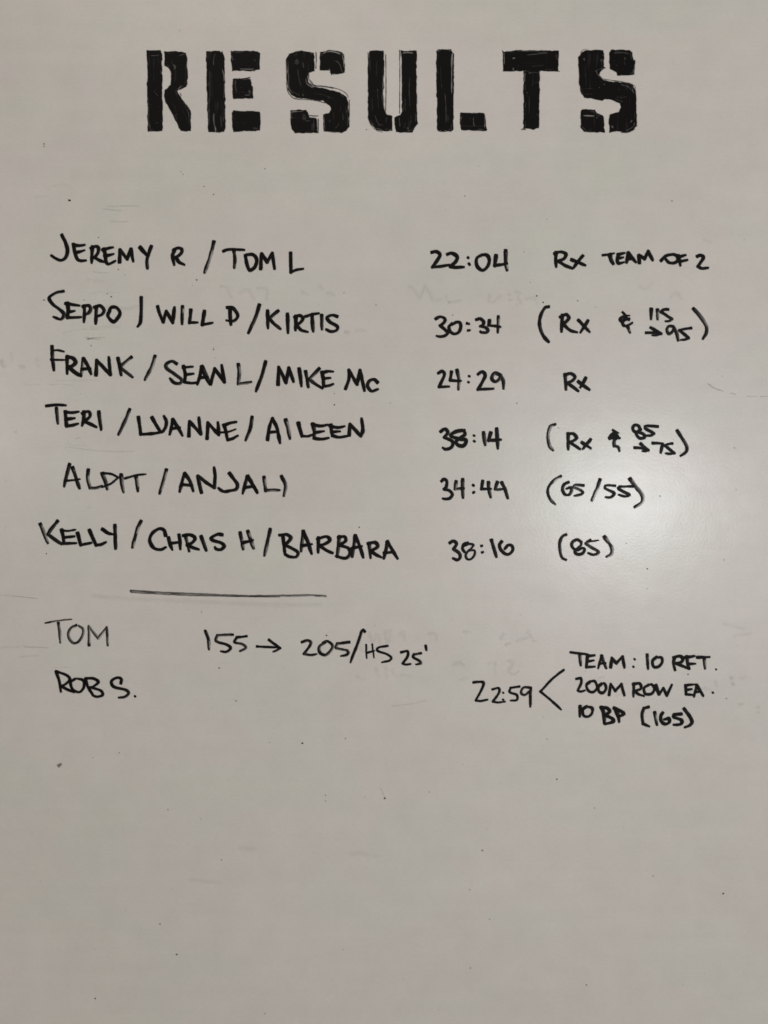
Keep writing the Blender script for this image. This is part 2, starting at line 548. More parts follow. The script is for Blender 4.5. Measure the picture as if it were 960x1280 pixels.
# S
heading_letter(hd, (710, 50), [
    '125,210 150,155 200,125 330,118 425,120 435,180 430,320 450,335 380,385 375,420 420,470 500,500 640,505 780,540 810,600 820,700 828,1030 780,1085 700,1112 580,1100 495,1110 488,950 495,890 600,865 635,810 620,760 500,715 440,710 410,728 320,710 200,690 155,640 135,540 122,350',
    '490,150 520,118 730,118 770,150 785,250 805,240 798,415 720,430 590,428 580,385 500,355 495,250',
    '150,840 170,830 320,835 345,880 420,905 435,1000 440,1108 300,1112 190,1100 148,1040'],
    [(.5, .5, '340,375 360,420 400,460 450,490'), (.4, .45, '320,380 380,350 430,335'), (.5, .8, '192,220 196,245'), (.3, 1.2, '395,235 400,260'),
     (.3, .8, '415,180 425,190'), (.24, .4, '165,585 300,580'), (.28, .4, '180,650 300,650'), (.35, .4, '160,580 170,630 185,670'),
     (.5, .5, '400,440 500,480 580,500'), (.4, .5, '640,540 720,560 760,600'), (.5, .5, '765,590 790,640'), (.3, .4, '580,680 640,690 710,680'),
     (.3, .4, '560,700 620,730 660,745'), (.5, .9, '430,530 437,535'), (.4, .8, '370,570 378,575'), (.3, .8, '610,595 616,600'),
     (.5, .7, '770,960 750,990'), (.5, .5, '800,990 780,1040 700,1090'), (.5, .9, '525,1030 540,1055'), (.5, .6, '500,900 505,895'),
     (.3, 1.1, '550,155 640,150 730,165'), (.28, .8, '680,210 685,230'), (.2, .8, '570,310 600,300'), (.4, .5, '625,420 640,430'),
     (.75, .8, '185,908 250,910 310,912'), (.6, .6, '340,930 352,936'), (.4, .5, '205,1090 220,1095'), (.16, .7, '210,400 220,560'),
     (.4, .4, '780,420 795,300')],
    [(.35, '150,150 180,120 220,110'), (.4, '340,400 380,455 520,485 640,500 760,530'), (.45, '640,1110 720,1108 800,1070'), (.4, '720,515 790,545 812,580')], seed=7)

# ------------------------------------------------------------------ the handwriting: each word a part, each letter a sub-part
A = ((40, 280), 4)
B = ((240, 280), 4)
C = ((40, 420), 4)
D_ = ((260, 420), 4)
E = ((40, 570), 4)
F = ((260, 570), 960 / 260)
G = ((520, 290), 4.8)
H = ((680, 290), 960 / 220)
I_ = ((530, 450), 960 / 220)
J = ((670, 450), 960 / 220)
K = ((530, 580), 3)
L_ = ((40, 730), 960 / 260)
M_ = ((240, 730), 3)
N_ = ((570, 790), 960 / 340)
H2 = ((770, 370), 8)
J2 = ((755, 520), 960 / 110)
Q1 = ((540, 385), 9.6)
Q2 = ((545, 590), 9.6)
Q3 = ((555, 665), 9.6)
Q4 = ((715, 805), 960 / 190)
Q6 = ((715, 875), 6)
Q7 = ((680, 590), 960 / 130)
Q8 = ((740, 305), 6.4)
Q9 = ((690, 665), 960 / 90)


def word(name, label, fr, letters, r=2.15, fade=0.12, kid='letter', alpha=1.0):
    g = group(name, label, None, None)
    for strokes in letters:
        nm = kid
        f2 = fr
        if strokes and isinstance(strokes[0], tuple):
            f2 = strokes[0]
            strokes = strokes[1:]
        if strokes and strokes[0].startswith('#'):
            nm = strokes[0][1:]
            strokes = strokes[1:]
        letter(nm, g, strokes, f2[0], f2[1], r, fade, alpha=alpha)
    return g


def mark(name, label, fr, strokes, r=2.15, fade=0.12, alpha=1.0, mat=None, soft=0.55):
    o = letter(name, board, strokes, fr[0], fr[1], r, fade, mat, alpha, soft)
    if label:
        o['label'] = label
    return o


# row 1
word('handwritten_name', 'first name of the top row', A, [
    ['150,56 168,95 178,135 168,168 145,182 118,172 97,158'],
    ['208,102! 214,140 226,174 245,184 270,183', '208,106 238,108 264,104', '216,143 240,139 262,132'],
    ['302,114! 300,155 298,194', '294,122 318,112 332,120 330,142 318,160 310,166! 335,180 358,190'],
    ['360,126 368,160 370,188 384,201 418,184', '352,130 380,122 406,117', '362,160 386,156 408,150'],
    ['438,190! 440,130! 476,176! 495,126! 506,188'],
    ['541,118 560,140 577,158', '596,112 583,150 575,182 578,222']])
word('handwritten_initial', 'initial after the first name of the top row', A, [
    ['712,130 704,160 711,204', '706,132 728,120 748,126 746,146 722,168! 735,190 762,204']])
mark('slash_mark', None, A, ['~909,90 890,165 862,244'])
word('handwritten_name', 'second name of the top row', B, [
    ['157,137 185,128 262,130', '~210,134 214,175 211,220'],
    ['266,156 274,198 288,230 314,216 324,180 306,154 268,154'],
    ['343,224! 348,150! 376,190! 402,146! 413,224']])
word('handwritten_initial', 'initial ending the top row of names', B, [
    ['493,145! 494,195 494,242! 520,230 556,224']])
# row 2
word('handwritten_name', 'first name of the second row', A, [
    ['158,336 120,345 88,366 98,395 135,425 160,450 145,476 108,464'],
    ['178,396! 181,430 178,468! 212,468 246,465', '168,398 195,402 238,408', '180,440 214,435'],
    ['262,410 263,450 260,490', '255,412 284,408 294,426 282,446 264,454'],
    ['322,412 320,460 318,498', '312,416 342,410 360,430 350,453 322,462'],
    ['388,430 380,460 400,486 418,484 440,448 425,420 400,416 384,432']])
mark('slash_mark', None, A, ['546,368 546,430 542,490 528,514'])
word('handwritten_name', 'middle name of the second row', A, [
    ['628,414! 640,452 656,490! 672,436! 704,494! 713,416'],
    ['~752,414 750,500'],
    ['794,430! 788,494! 828,492'],
    ['862,436! 852,504! 903,494']])
word('handwritten_initial', 'initial after the middle name of the second row', B, [
    ['190,420 191,460 195,504', '176,418 200,417 222,440 228,466 205,486 172,482']])
mark('slash_mark', None, B, ['337,405 318,465 282,545'])
word('handwritten_name', 'last name of the second row', B, [
    ['378,434! 380,522', '432,434 405,455 386,474! 412,500 442,524'],
    ['478,450 480,545'],
    ['520,462! 518,532', '512,466 538,458 555,472 540,494 522,503! 545,530 580,540'],
    ['568,462 600,452 634,446', '600,454 606,538'],
    ['~648,456 650,528'],
    ['726,462 700,456 676,468 690,490 726,512 722,532 695,538 672,528']])
# row 3
word('handwritten_name', 'first name of the third row', C, [
    ['100,52 103,110 110,172', '-98,74 130,71 160,78', '-96,118 130,120 164,120'],
    ['176,104! 176,188', '+176,104 205,112 218,130 205,148 184,156! 212,180 246,200'],
    ['~258,114! 252,150 246,194', '258,114! 280,150 296,190', '250,166 292,162'],
    ['320,196! 324,122! 360,160 392,194! 384,106'],
    ['430,112 438,150 446,196', '497,106 460,136 440,155! 470,180 503,206']])
mark('slash_mark', None, C, ['~615,100 600,150 564,220'])
word('handwritten_name', 'middle name of the third row', C, [
    ['722,138 700,126 672,140 674,162 712,190 748,218 740,236 712,234 690,212'],
    ['758,152! 766,192 762,230! 800,236 828,232', '756,158 804,154', '766,193 808,188'],
    ['850,154! 838,205 826,242', '+850,154! 868,196 888,238', '838,208 880,206'],
    ['893,240! 914,164! 962,230! 948,145']])
word('handwritten_initial', 'initial after the middle name of the third row', D_, [
    ['~152,142! 156,190 152,239! 185,236 216,230']])
mark('slash_mark', None, D_, ['288,128 272,190 240,276'])
word('handwritten_name', 'last name of the third row', D_, [
    ['350,243! 354,156! 390,232! 404,160! 428,230'],
    ['456,164 468,252'],
    ['488,178! 502,256', '556,164 528,192 506,216! 535,238 572,262'],
    ['572,182 576,220 578,252', '568,184 600,177 626,178', '576,214 612,210', '578,252 605,248 626,240']])
word('handwritten_initial', 'initials ending the third row of names', D_, [
    ['688,264! 704,215 704,170! 746,242! 760,172! 782,274'],
    ['846,232 830,218 806,226 798,252 818,276 850,266']])
# row 4
word('handwritten_name', 'first name of the fourth row', C, [
    ['72,350 120,344 170,346', '~122,362 130,438'],
    ['166,378! 170,420 174,450! 205,446 232,438', '165,380 200,383 234,378', '172,416 214,411'],
    ['260,380 258,420 250,448', '250,388 282,378 292,398 278,415 260,426! 290,440 322,456'],
    ['334,380 346,470']])
mark('slash_mark', None, C, ['488,368 465,425 432,494'])
word('handwritten_name', 'middle name of the fourth row', C, [
    ['532,408! 544,492! 600,488 640,482'],
    ['600,408 622,446 646,480 666,460 672,430 660,400'],
    ['704,418! 696,460 688,492', '704,418! 730,458 752,498', '696,464 740,458'],
    ['784,500! 788,428! 844,490! 834,408'],
    ['876,512! 880,434! 934,494! 930,432'],
    ['960,446 970,480 978,518', '958,448 990,436 1022,430', '-938,482! 980,480 1018,466', '978,520 1005,512 1030,498']])
mark('slash_mark', None, D_, ['220,406 212,460 188,522'])
word('handwritten_name', 'last name of the fourth row', D_, [
    ['298,518! 306,460 322,412! 345,460 360,536', '304,482 350,478'],
    ['~388,420 400,460 410,514'],
    ['452,436! 462,475 470,500! 500,502 522,494'],
    ['524,440 532,480 530,510', '520,440 560,450 600,444', '532,484 580,476', '530,512 570,516 604,510'],
    ['614,446 618,480 622,500', '610,450 650,458 684,450', '618,480 660,477', '622,498 655,506 698,500'],
    ['706,496! 710,442! 764,500! 774,470 768,412']])
# row 5
word('handwritten_name', 'first name of the fifth row', E, [
    ['188,42 175,90 161,152', '~204,60 220,110 238,162', '-165,124 200,122 240,116'],
    ['~282,70! 278,110 290,160! 320,160 352,150'],
    ['~352,88 368,130 376,166', '-346,86 395,90 432,108! 400,135 350,157'],
    ['~446,94 450,140 458,182'],
    ['-466,112 515,98 569,91', '~520,102 526,140 530,176']], fade=0.2)
mark('slash_mark', None, E, ['~672,68 658,120 638,188'])
word('handwritten_name', 'second name of the fifth row', E, [
    ['764,88! 750,130 738,178', '764,88! 790,125 806,176', '750,142 796,148'],
    ['848,182! 834,130 830,100! 872,134 912,158! 915,100 910,58'],
    [F, '100,80 118,105 136,130 130,152 100,161 70,163 48,148'],
    [F, '182,94! 172,130 160,174', '184,94! 205,130 228,170', '170,146 214,140'],
    [F, '~258,98! 266,160! 300,157 330,158'],
    [F, '~340,94 358,135 350,185']], fade=0.2)
# row 6
word('handwritten_name', 'first name of the sixth row', E, [
    ['~42,340! 60,385 80,436', '128,326 100,360 80,392! 115,418 148,440'],
    ['148,370! 156,405 160,438! 190,437 222,436', '-145,372 180,374 218,368', '158,409 212,401'],
    ['228,386! 244,446! 298,434'],
    ['288,372! 320,446! 345,442 370,430'],
    ['352,366 380,385 408,392', '414,346 416,400 418,464']])
mark('slash_mark', None, E, ['~545,326 525,370 502,458'])
word('handwritten_name', 'middle name of the sixth row', E, [
    ['668,396 660,370 635,364 602,385 588,422 610,460 645,468 670,456'],
    ['682,408 690,440 702,470', '735,394 740,430 742,466', '694,436 740,431'],
    ['766,398 778,440 785,476', '756,398 792,394 816,412 800,434 776,446! 805,458 834,468'],
    ['846,402 872,472'],
    ['951,394 926,392 898,408 902,420 945,434 961,450 945,468 922,466 914,456']])
word('handwritten_initial', 'initial after the middle name of the sixth row', F, [
    ['~148,354 156,390 163,430', '~184,348 196,385 210,426', '158,402 208,388']])
mark('slash_mark', None, F, ['~287,338 274,400 260,460'])
word('handwritten_name', 'last name of the sixth row', F, [
    ['346,368 351,415 356,456', '330,366 362,362 382,378 366,400 350,409! 385,425 415,446 405,466 375,464 356,452'],
    ['440,348! 434,400 430,440', '440,348! 462,400 478,452', '430,414 480,406'],
    ['510,378 508,445', '504,384 545,372 562,388 540,406 515,413! 545,435 575,448'],
    ['606,372 602,420 596,466', '600,376 630,372 634,392 606,412! 645,424 656,450 635,472 590,462'],
    ['680,368! 672,420 666,466', '680,368! 700,415 716,468', '664,426 710,416'],
    ['744,402 750,470', '738,404 772,400 782,420 750,438! 775,455 800,468'],
    ['828,396! 820,440 811,474', '828,396! 855,440 874,474', '812,448 858,442']])

# times
word('handwritten_time', 'time 22:04', G, [
    ['94,122 120,118 143,132 138,155 98,212! 150,206 200,197'],
    ['187,134 216,128 247,150 238,178 205,208! 245,213 288,210'],
    ['#colon', '312,154 314,157', '318,190 321,196'],
    ['395,138 364,160 368,206 400,230 430,206 440,165 422,138 384,140'],
    ['480,142! 472,202! 548,190', '~538,112 538,170 546,230']], r=2.2, kid='digit')
word('handwritten_time', 'time 30:34', Q1, [
    ['45,130 100,105 150,125 150,165 100,212! 160,265 185,305 150,335 100,345 55,335'],
    ['240,190 205,225 215,280 265,310 320,290 345,230 336,180 290,172 235,205'],
    ['#colon', '420,187 445,193', '432,270 455,268'],
    ['530,140 580,130 620,165 612,200 580,220! 640,235 672,270 650,295 600,295 582,285'],
    ['690,150 682,205! 740,215 818,228', '~795,105 795,200 790,295']], r=2.0, kid='digit')
word('handwritten_time', 'time 24:29', I_, [
    ['78,72 100,62 110,85 82,148! 138,145'],
    ['150,64! 142,112! 202,114', '~180,56 190,110 188,162'],
    ['#colon', '246,88', '242,120'],
    ['295,78 318,64 334,84 318,122 294,162! 340,158 380,156'],
    ['412,80 385,72 370,100 388,118 412,104 418,84! 432,115 434,156']], r=2.1, kid='digit')
word('handwritten_time', 'time 38:14', I_, [
    ['90,390 115,376 130,396 110,422! 155,445 150,475 120,487 102,478'],
    ['218,384 175,390 146,412 190,430 230,438 216,468 185,464 178,440 222,408 216,384'],
    ['#colon', '272,412', '274,442'],
    ['324,396 334,464'],
    ['364,398! 352,440! 420,434', '396,376 400,430 402,482']], r=2.2, kid='digit')
word('handwritten_time', 'time 34:44', Q2, [
    ['65,110 95,85 130,110 125,175 95,205! 160,225 195,270 165,315 115,325 80,320'],
    ['~240,115 230,205! 335,195', '318,90 320,200 325,310'],
    ['#colon', '+448,160', '450,248 458,242'],
    ['560,110 545,205! 660,203', '~630,125 635,200 655,305'],
    ['~735,125 708,205! 750,212 800,205', '~790,130 825,200 860,318']], r=2.05, kid='digit')
word('handwritten_time', 'time 38:16', Q3, [
    ['70,130 110,110 150,140 115,205! 180,250 195,300 160,335 105,315'],
    ['285,130 240,150 222,200 245,240', '-250,165 300,145 350,155 330,195 290,230 260,275 275,320 320,325 360,285 370,230 330,220 270,240'],
    ['#colon', '445,168 458,165', '455,245 470,240'],
    ['570,100 600,200 630,300'],
    ['690,115 665,155 680,210 730,260 780,265 825,215 815,165 770,160 725,205']], r=2.1, kid='digit')

# notes on the right
word('handwritten_note', 'note Rx in the top row', H, [
    ['66,112 64,150 66,190', '58,118 88,109 118,120 110,145 80,160! 115,182 155,198'],
    ['150,152 185,165 224,182', '212,130 185,162 160,197']])
word('handwritten_note', 'word TEAM in the top row', Q8, [
    ['-85,90 130,85 178,75', '+142,88 155,130 170,158'],
    ['210,85! 202,130 215,155 255,145', '205,85 260,72', '210,115 250,108'],
    ['290,75! 285,110 275,150', '290,72 320,110 350,146', '290,118 335,118'],
    ['378,150! 375,92! 420,118! 450,60! 485,130']], r=2.2)
word('handwritten_note', 'word OF in the top row', Q8, [
    ['552,134 600,92 655,86 690,108 672,145 622,152 592,126 582,108'],
    ['690,92 700,140 706,174', '680,106 748,90', '705,140 763,128']], r=2.1)
word('handwritten_note', 'figure 2 ending the top row', Q8, [
    ['842,100 868,90 890,112 846,180! 880,195 928,190']], kid='digit', r=2.3)
mark('bracket', 'opening bracket of the second row', G, ['796,448 772,455 747,505 742,560 762,620 796,660'])
word('handwritten_note', 'note Rx in the second row', H, [
    ['100,454 95,544', '88,464 120,450 136,468 120,490 102,500! 140,535 180,548'],
    ['188,482 215,510 248,545', '240,484 220,515 198,548']])
mark('ampersand', 'blotted ampersand in the second row', H2, [
    '-66,162 100,195 135,195', '+100,200 60,212 42,235 60,255 100,235 135,225', '90,225 65,260 75,292 110,298 165,268', '95,215 130,240', '~112,300 125,330 140,368'], r=1.9)
word('handwritten_note', 'figure 115', H2, [
    ['353,132 350,234'], ['~414,140 414,234'],
    ['522,136 480,136 450,158! 505,195 560,232! 530,252 495,254']], kid='digit', r=1.95)
mark('arrow_mark', 'arrow before 95', H2, ['300,368 400,366 445,376', '345,318 395,345 450,378! 400,392 360,394'], r=1.9)
word('handwritten_note', 'figure 95', H2, [
    ['572,306 530,304 508,340 530,378 570,350 580,318! 604,370 620,445'],
    ['752,322 690,330 634,344! 680,380 726,420! 690,435 645,440']], kid='digit', r=2.0)
mark('bracket', 'closing bracket of the second row', H2, ['~775,128 840,200 895,290 905,360 868,428'], r=2.2)
word('handwritten_note', 'note Rx in the third row', I_, [
    ['770,80 774,162', '768,82 800,74 824,92 808,114 780,125! 810,146 842,170'],
    ['842,118 870,140 902,162', '882,98 865,130 852,150']])
mark('bracket', 'opening bracket of the fourth row', I_, ['~715,350 690,362 676,410 684,465 704,494'], r=1.9)
word('handwritten_note', 'note Rx in the fourth row', I_, [
    ['~786,402 786,488', '784,402 815,402 832,424 815,440 792,446! 820,465 852,486'],
    ['862,450 910,482', '908,434 885,462 865,486']], r=2.0)
mark('ampersand', 'blotted ampersand in the fourth row', J2, [
    '-95,152 125,172 160,186', '+105,190 75,215 62,245 110,240 170,240', '110,180 140,210 160,235', '125,240 108,285 112,325! 145,335 160,350 168,382', '100,205 135,235'], r=1.9)
word('handwritten_note', 'figure 85 in the fourth row', J2, [
    ['398,150 375,108 335,100 312,135 335,170 390,180 440,205 440,235 400,245 365,220 355,185 395,145'],
    ['585,115 460,108 450,135! 500,165 545,192! 510,212 462,212']], kid='digit', r=1.95)
mark('arrow_mark', 'arrow before 75', J2, ['335,346 400,350 480,370', '400,305 440,340 485,374! 450,384 420,382'], r=1.9)
word('handwritten_note', 'figure 75', J2, [
    ['530,295 600,298 640,305! 628,350 618,400'],
    ['745,300 690,310 660,320! 710,360 765,405! 720,414 672,408']], kid='digit', r=1.95)
mark('bracket', 'closing bracket of the fourth row', J2, ['798,160 850,240 900,330 895,390 835,436'], r=2.0)
mark('bracket', 'opening bracket of the fifth row', Q7, ['~155,38 90,80 42,140 36,200 60,255 105,297'], r=1.8)
word('handwritten_note', 'figure 65', Q7, [
    ['225,95 185,115 170,160 190,205 230,210 255,175 248,145 205,155'],
    ['~365,125 290,120 270,140! 330,165 360,190 330,210 280,220']], kid='digit', r=1.85)
mark('slash_mark', 'slash between 65 and 55', Q7, ['~515,70 490,150 440,265'], r=2.1)
word('handwritten_note', 'figure 55', Q7, [
    ['655,128 575,125 560,150! 640,190 640,215 610,235 570,232'],
    ['820,133 700,135! 690,155 750,190 785,210 750,225 690,210']], kid='digit', r=1.85, fade=0.25)
mark('bracket', 'closing bracket of the fifth row', Q7, ['~795,65 850,140 908,220 900,280 835,325'], r=2.3)
mark('bracket', 'opening bracket of the sixth row', Q9, ['~190,35 140,60 105,130 108,250 135,340 185,370'], r=1.9)
word('handwritten_note', 'figure 85 in the sixth row', Q9, [
    ['390,130 330,102 268,140 270,200 330,242 400,215 435,228 410,282 350,300 305,268 340,222 388,170 384,125'],
    ['510,108 450,155! 530,210 612,255 612,285 550,305 480,280', '-500,125 560,122 620,112']], kid='digit', r=1.85, fade=0.22)
mark('bracket', 'closing bracket of the sixth row', Q9, ['~700,65 760,150 800,220 790,290 725,330'], r=2.1)

# the rule and what stands below it
mark('divider_line', 'thin grey ruled line under the sixth row', ((0, 0), 1), [
    '163.5,738.3 185,739.8 212,741.2 245,742.6 280,744.2 320,745.0 365,744.6 390,744.2 407.5,745.3'], r=1.45, fade=0.75, alpha=0.72)
mark('divider_line', 'faint second pass of the ruled line', ((0, 0), 1), ['163.5,740.6 185,741.8 215,743.4 250,744.6 300,745.6 350,746'], r=0.75, fade=0.35, alpha=0.6)
word('handwritten_name', 'thinly written name at the left below the line', L_, [
    ['-62,180 120,170 184,162', '122,180 128,225 130,272'],
    ['205,190 178,205 168,240 190,272 215,266 234,235 236,208 215,192'],
    ['~264,282! 262,196! 306,250! 345,200! 350,284']], r=1.6, fade=0.6, alpha=0.92)
word('handwritten_name', 'lowest name at the left', L_, [
    ['112,404 126,450 134,498', '112,404 158,420 174,440 155,462 136,472! 165,488 194,500'],
    ['200,438 178,455 190,488 220,498 240,474 236,444 205,436'],
    ['248,438 258,475 282,512', '246,436 282,436 306,452 285,472 270,476! 318,492 326,512 302,520 280,514']], r=1.75)
word('handwritten_initial', 'initial with a full stop at the lower left', L_, [
    ['410,458 412,438 392,432 366,450 380,475 430,488 446,502 430,520 400,524'],
    ['#full_stop', '+475,518']], r=1.8)
word('handwritten_note', 'figure 155', M_, [
    ['~50,176 62,210 64,246'],
    ['153,190 95,192! 92,214 130,228 145,240 130,254 108,252'],
    ['205,196 168,200! 160,218 190,226 202,240 180,252']], kid='digit', r=1.8, fade=0.5)
mark('arrow_mark', 'arrow after 155', M_, ['244,234 290,237 328,238', '288,210 310,225 332,240! 318,248 304,254'], r=1.6)
word('handwritten_note', 'figure 205', M_, [
    ['412,218 435,212 446,224 420,262! 445,266 468,262'],
    ['500,218 478,235 480,258 500,266 520,250 527,230 508,215 490,220'],
    ['590,218 545,224! 542,240 582,250 582,264 558,270']], kid='digit', r=1.8, fade=0.5)
mark('slash_mark', 'slash after 205', M_, ['648,178 638,175 620,225 594,294'], r=1.7)
word('handwritten_note', 'letters HS', M_, [
    ['-653,228 655,278', '-676,226 682,276', '656,258 684,250'],
    ['734,232 700,238 696,250 728,262 748,276 738,288 712,294']], r=1.6)
word('handwritten_note', 'figure 25', M_, [
    ['784,256 808,252 808,272 790,298! 802,302 820,300'],
    ['858,260 832,264! 830,275 852,288 858,298 840,302']], kid='digit', r=1.75)
mark('foot_mark', 'foot mark after 25', M_, ['876,232 879,248'], r=1.7)
word('handwritten_time', 'time 22:59 below the line', N_, [
    ['62,178 92,176 96,190 70,242! 90,243 112,239'],
    ['128,202 150,198 152,214 130,246! 150,248 174,246'],
    ['#colon', '166,214', '166,238'],
    ['224,192 192,197! 190,212 214,222 214,240 192,242'],
    ['262,196 238,196 230,214 244,222 262,206 264,196! 262,230 262,264']], kid='digit', r=1.6)
mark('angle_bracket', 'angle bracket opening to three lines of notes', N_, ['380,134 340,165 298,210! 340,245 371,274'], r=1.6)
word('handwritten_note', 'word TEAM with a colon beside the angle bracket', N_, [
    ['404,72 425,74 468,80', '436,76 440,118'],
    ['464,85! 460,124! 490,122', '462,86 490,82', '466,104 486,100'],
    ['514,84! 502,128', '514,84! 530,128', '506,112 528,110'],
    ['546,124! 550,92! 566,110! 588,86! 594,126'],
    ['#colon', '630,96', '626,122']], r=1.85)
word('handwritten_note', 'figure 10 in the first line of notes', N_, [
    ['674,80 678,130'], ['708,88 694,102 698,122 715,122 728,106 724,90 706,90']], kid='digit', r=1.8)
word('handwritten_note', 'letters RFT', Q4, [
    ['650,85! 640,120 650,164', '640,85 680,76 700,95 685,116 655,122! 700,140 740,158'],
    ['725,80 730,120 742,156', '715,85 775,76', '735,126 780,124'],
    ['790,85 870,82', '~835,90 840,155'],
    ['#full_stop', '-908,160']], r=2.0)
word('handwritten_note', 'note 200M', N_, [
    ['#digit', '424,166 440,164 442,180 430,206! 440,210 455,206'],
    ['#digit', '475,174 460,188 468,208 485,212 498,196 490,174 475,174'],
    ['#digit', '515,182 502,194 506,212 520,214 530,200 525,182 515,182'],
    ['540,222! 546,184! 562,208! 584,184! 594,224']], r=1.75)
word('handwritten_note', 'word ROW', N_, [
    ['628,182 626,228', '624,184 648,182 652,200 630,208! 645,220 664,226'],
    ['680,186 664,198 668,218 690,218 700,202 692,186 680,186'],
    ['705,188 716,220! 732,198! 744,224! 762,186']], r=1.8)
word('handwritten_note', 'letters EA', N_, [
    ['810,188! 812,220! 838,222', '812,188 848,184', '815,205 832,201'],
    ['850,190! 840,228', '850,188! 872,226', '845,212 866,210'],
    ['#full_stop', '906,214']], r=1.8)
word('handwritten_note', 'figure 10 in the lowest line of notes', Q6, [
    ['60,45 58,125'], ['112,48 82,70 86,115 120,124 150,100 150,60 115,50']], kid='digit', r=1.85)
word('handwritten_note', 'letters BP', Q6, [
    ['220,55 238,100 242,168', '215,55 260,60 282,85 250,112! 308,145 300,166 250,178 240,158'],
    ['330,80 346,120 352,165', '315,62 368,84 388,104 350,126']], r=2.2)
mark('bracket', 'opening square bracket before 165', Q6, ['575,52 538,62! 525,110 532,178! 580,198'], r=2.0)
word('handwritten_note', 'figure 165', Q6, [
    ['~620,95 636,185'], ['680,95 665,120 670,160 700,180 730,165 725,140 690,145'],
    ['820,105 765,110! 765,130 820,150 815,180 760,186']], kid='digit', r=2.2)
mark('bracket', 'closing bracket after 165', Q6, ['840,65 880,120 900,165 882,192 845,205'], r=2.1)

# ------------------------------------------------------------------ dots, wiped streaks and ghosts of older writing
P1 = ((0, 0), 1)
mark('ink_dot', 'black dot above the first name', P1, ['86.2,250.2 87.6,250.5'], r=1.3, fade=0)
mark('ink_dot', 'small dot over the 205', P1, ['408,794'], r=0.8, fade=0)
mark('ink_smudge', 'grey smudge near the lower left', P1, ['73.5,957 76,955'], r=2.1, fade=0.4, alpha=0.55, mat=M_FAINT, soft=1.2)
mark('ink_smudge', 'faint grey wipe under the line', P1, ['118,745 165,749 240,752 330,756 400,756'], r=2.6, fade=0.9, alpha=0.06, mat=M_FAINT, soft=3.0)

SPOTS = '''55,180,.7,.7 55,183,.6,.6 226,215,.5,.5 229,218,.6,.6 235,220,.5,.4 255,233,.6,.6 267,243,.8,.7 331,211,.6,.6
581,245,.7,.5 557,262,.5,.4 684,274,.6,.5 840,251,.8,.4 116,947,.6,.5 149,941,.7,.7 210,1012,.8,.6 277,1075,.8,.5 200,1155,.9,.7
221,1193,.9,.7 119,1248,.9,.7 378,929,.9,.85 337,928,.6,.6 407,994,.7,.7 407,1001,.6,.6 157,1138,.6,.4 429,1187,.7,.4 432,923,.7,.5
331,1267,.8,.4 456,996,.5,.5 696,974,.9,.8 481,998,1,.7 743,1010,.8,.5 537,990,.6,.6 603,1063,.9,.5 587,1112,.7,.6 612,1149,.7,.6
588,1210,.8,.6 904,1117,1,.8 733,1231,.8,.5 684,924,.7,.6 816,1095,.9,.4 671,370,.9,.85 679,378,.8,.8 566,394,.7,.5 783,679,.6,.6
809,711,.8,.8 123,297,.7,.6 148,337,.9,.6 156,344,.6,.4 55,375,.8,.6 105,375,.6,.6 139,371,.8,.7 134,367,.5,.6 81,378,.6,.6
246,350,.9,.5 241,357,.5,.4 430,366,.7,.6 470,381,.7,.4 418,506,.8,.8 418,492,.5,.5 488,504,.6,.4 267,435,.5,.6 449,659,.7,.8
58,692,.8,.7 252,765,.8,.4 274,835,.8,.6 295,876,.8,.5 860,843,.8,.6 908,873,.7,.4 458,162,.7,.6 646,504,.8,.4 698,535,.7,.4
825,620,.7,.6 114,432,.9,.4 205,600,.6,.4 267,437,.6,.6 920,612,.8,.3 842,550,.6,.3 903,470,.6,.4 655,315,.6,.4 663,353,.7,.35
40,1043,.5,.3 504,1224,.6,.4 905,700,.7,.3 918,560,.8,.35 20,540,.6,.3 61,1012,.5,.3 930,300,.6,.3 722,376,.7,.6 744,384,.7,.3'''


def build_spots():
    """All the pin-head specks together: small irregular discs in one mesh."""
    co, faces, dens = [], [], []
    rng = np.random.RandomState(5)
    items = [tuple(map(float, s.split(','))) for s in SPOTS.split()]
    items = [(x, y, r * 0.85, a * 0.8) for x, y, r, a in items]
    for _ in range(90):
        items.append((rng.uniform(5, 955), rng.uniform(5, 1275), rng.uniform(.3, .55), rng.uniform(.06, .26)))
    for x, y, r, a in items:
        b = len(co)
        co.append((x, y))
        dens.append(a)
        ex = rng.uniform(0.8, 1.5)
        for ring, dd in ((1.0, a), (1.75, 0.0)):
            for k in range(8):
                an = k * math.pi / 4
                q = r * ring * rng.uniform(0.8, 1.2)
                co.append((x + q * ex * math.cos(an), y + q * math.sin(an)))
                dens.append(dd)
        for k in range(8):
            k2 = (k + 1) % 8
            faces.append((b, b + 1 + k2, b + 1 + k))
            faces.append((b + 1 + k, b + 1 + k2, b + 9 + k2, b + 9 + k))
    me = bpy.data.meshes.new('specks')
    me.from_pydata([((x - 480) * S, 0, -(y - 640) * S) for x, y in co], [], faces)
    at = me.attributes.new('ink', 'FLOAT', 'POINT')
    at.data.foreach_set('value', np.array(dens, np.float32))
    me.materials.append(M_INK)
    o = bpy.data.objects.new('specks', me)
    scene.collection.objects.link(o)
    o.location = (0, -0.00008, 0)
    o.parent = board
    o['kind'] = 'stuff'


build_spots()

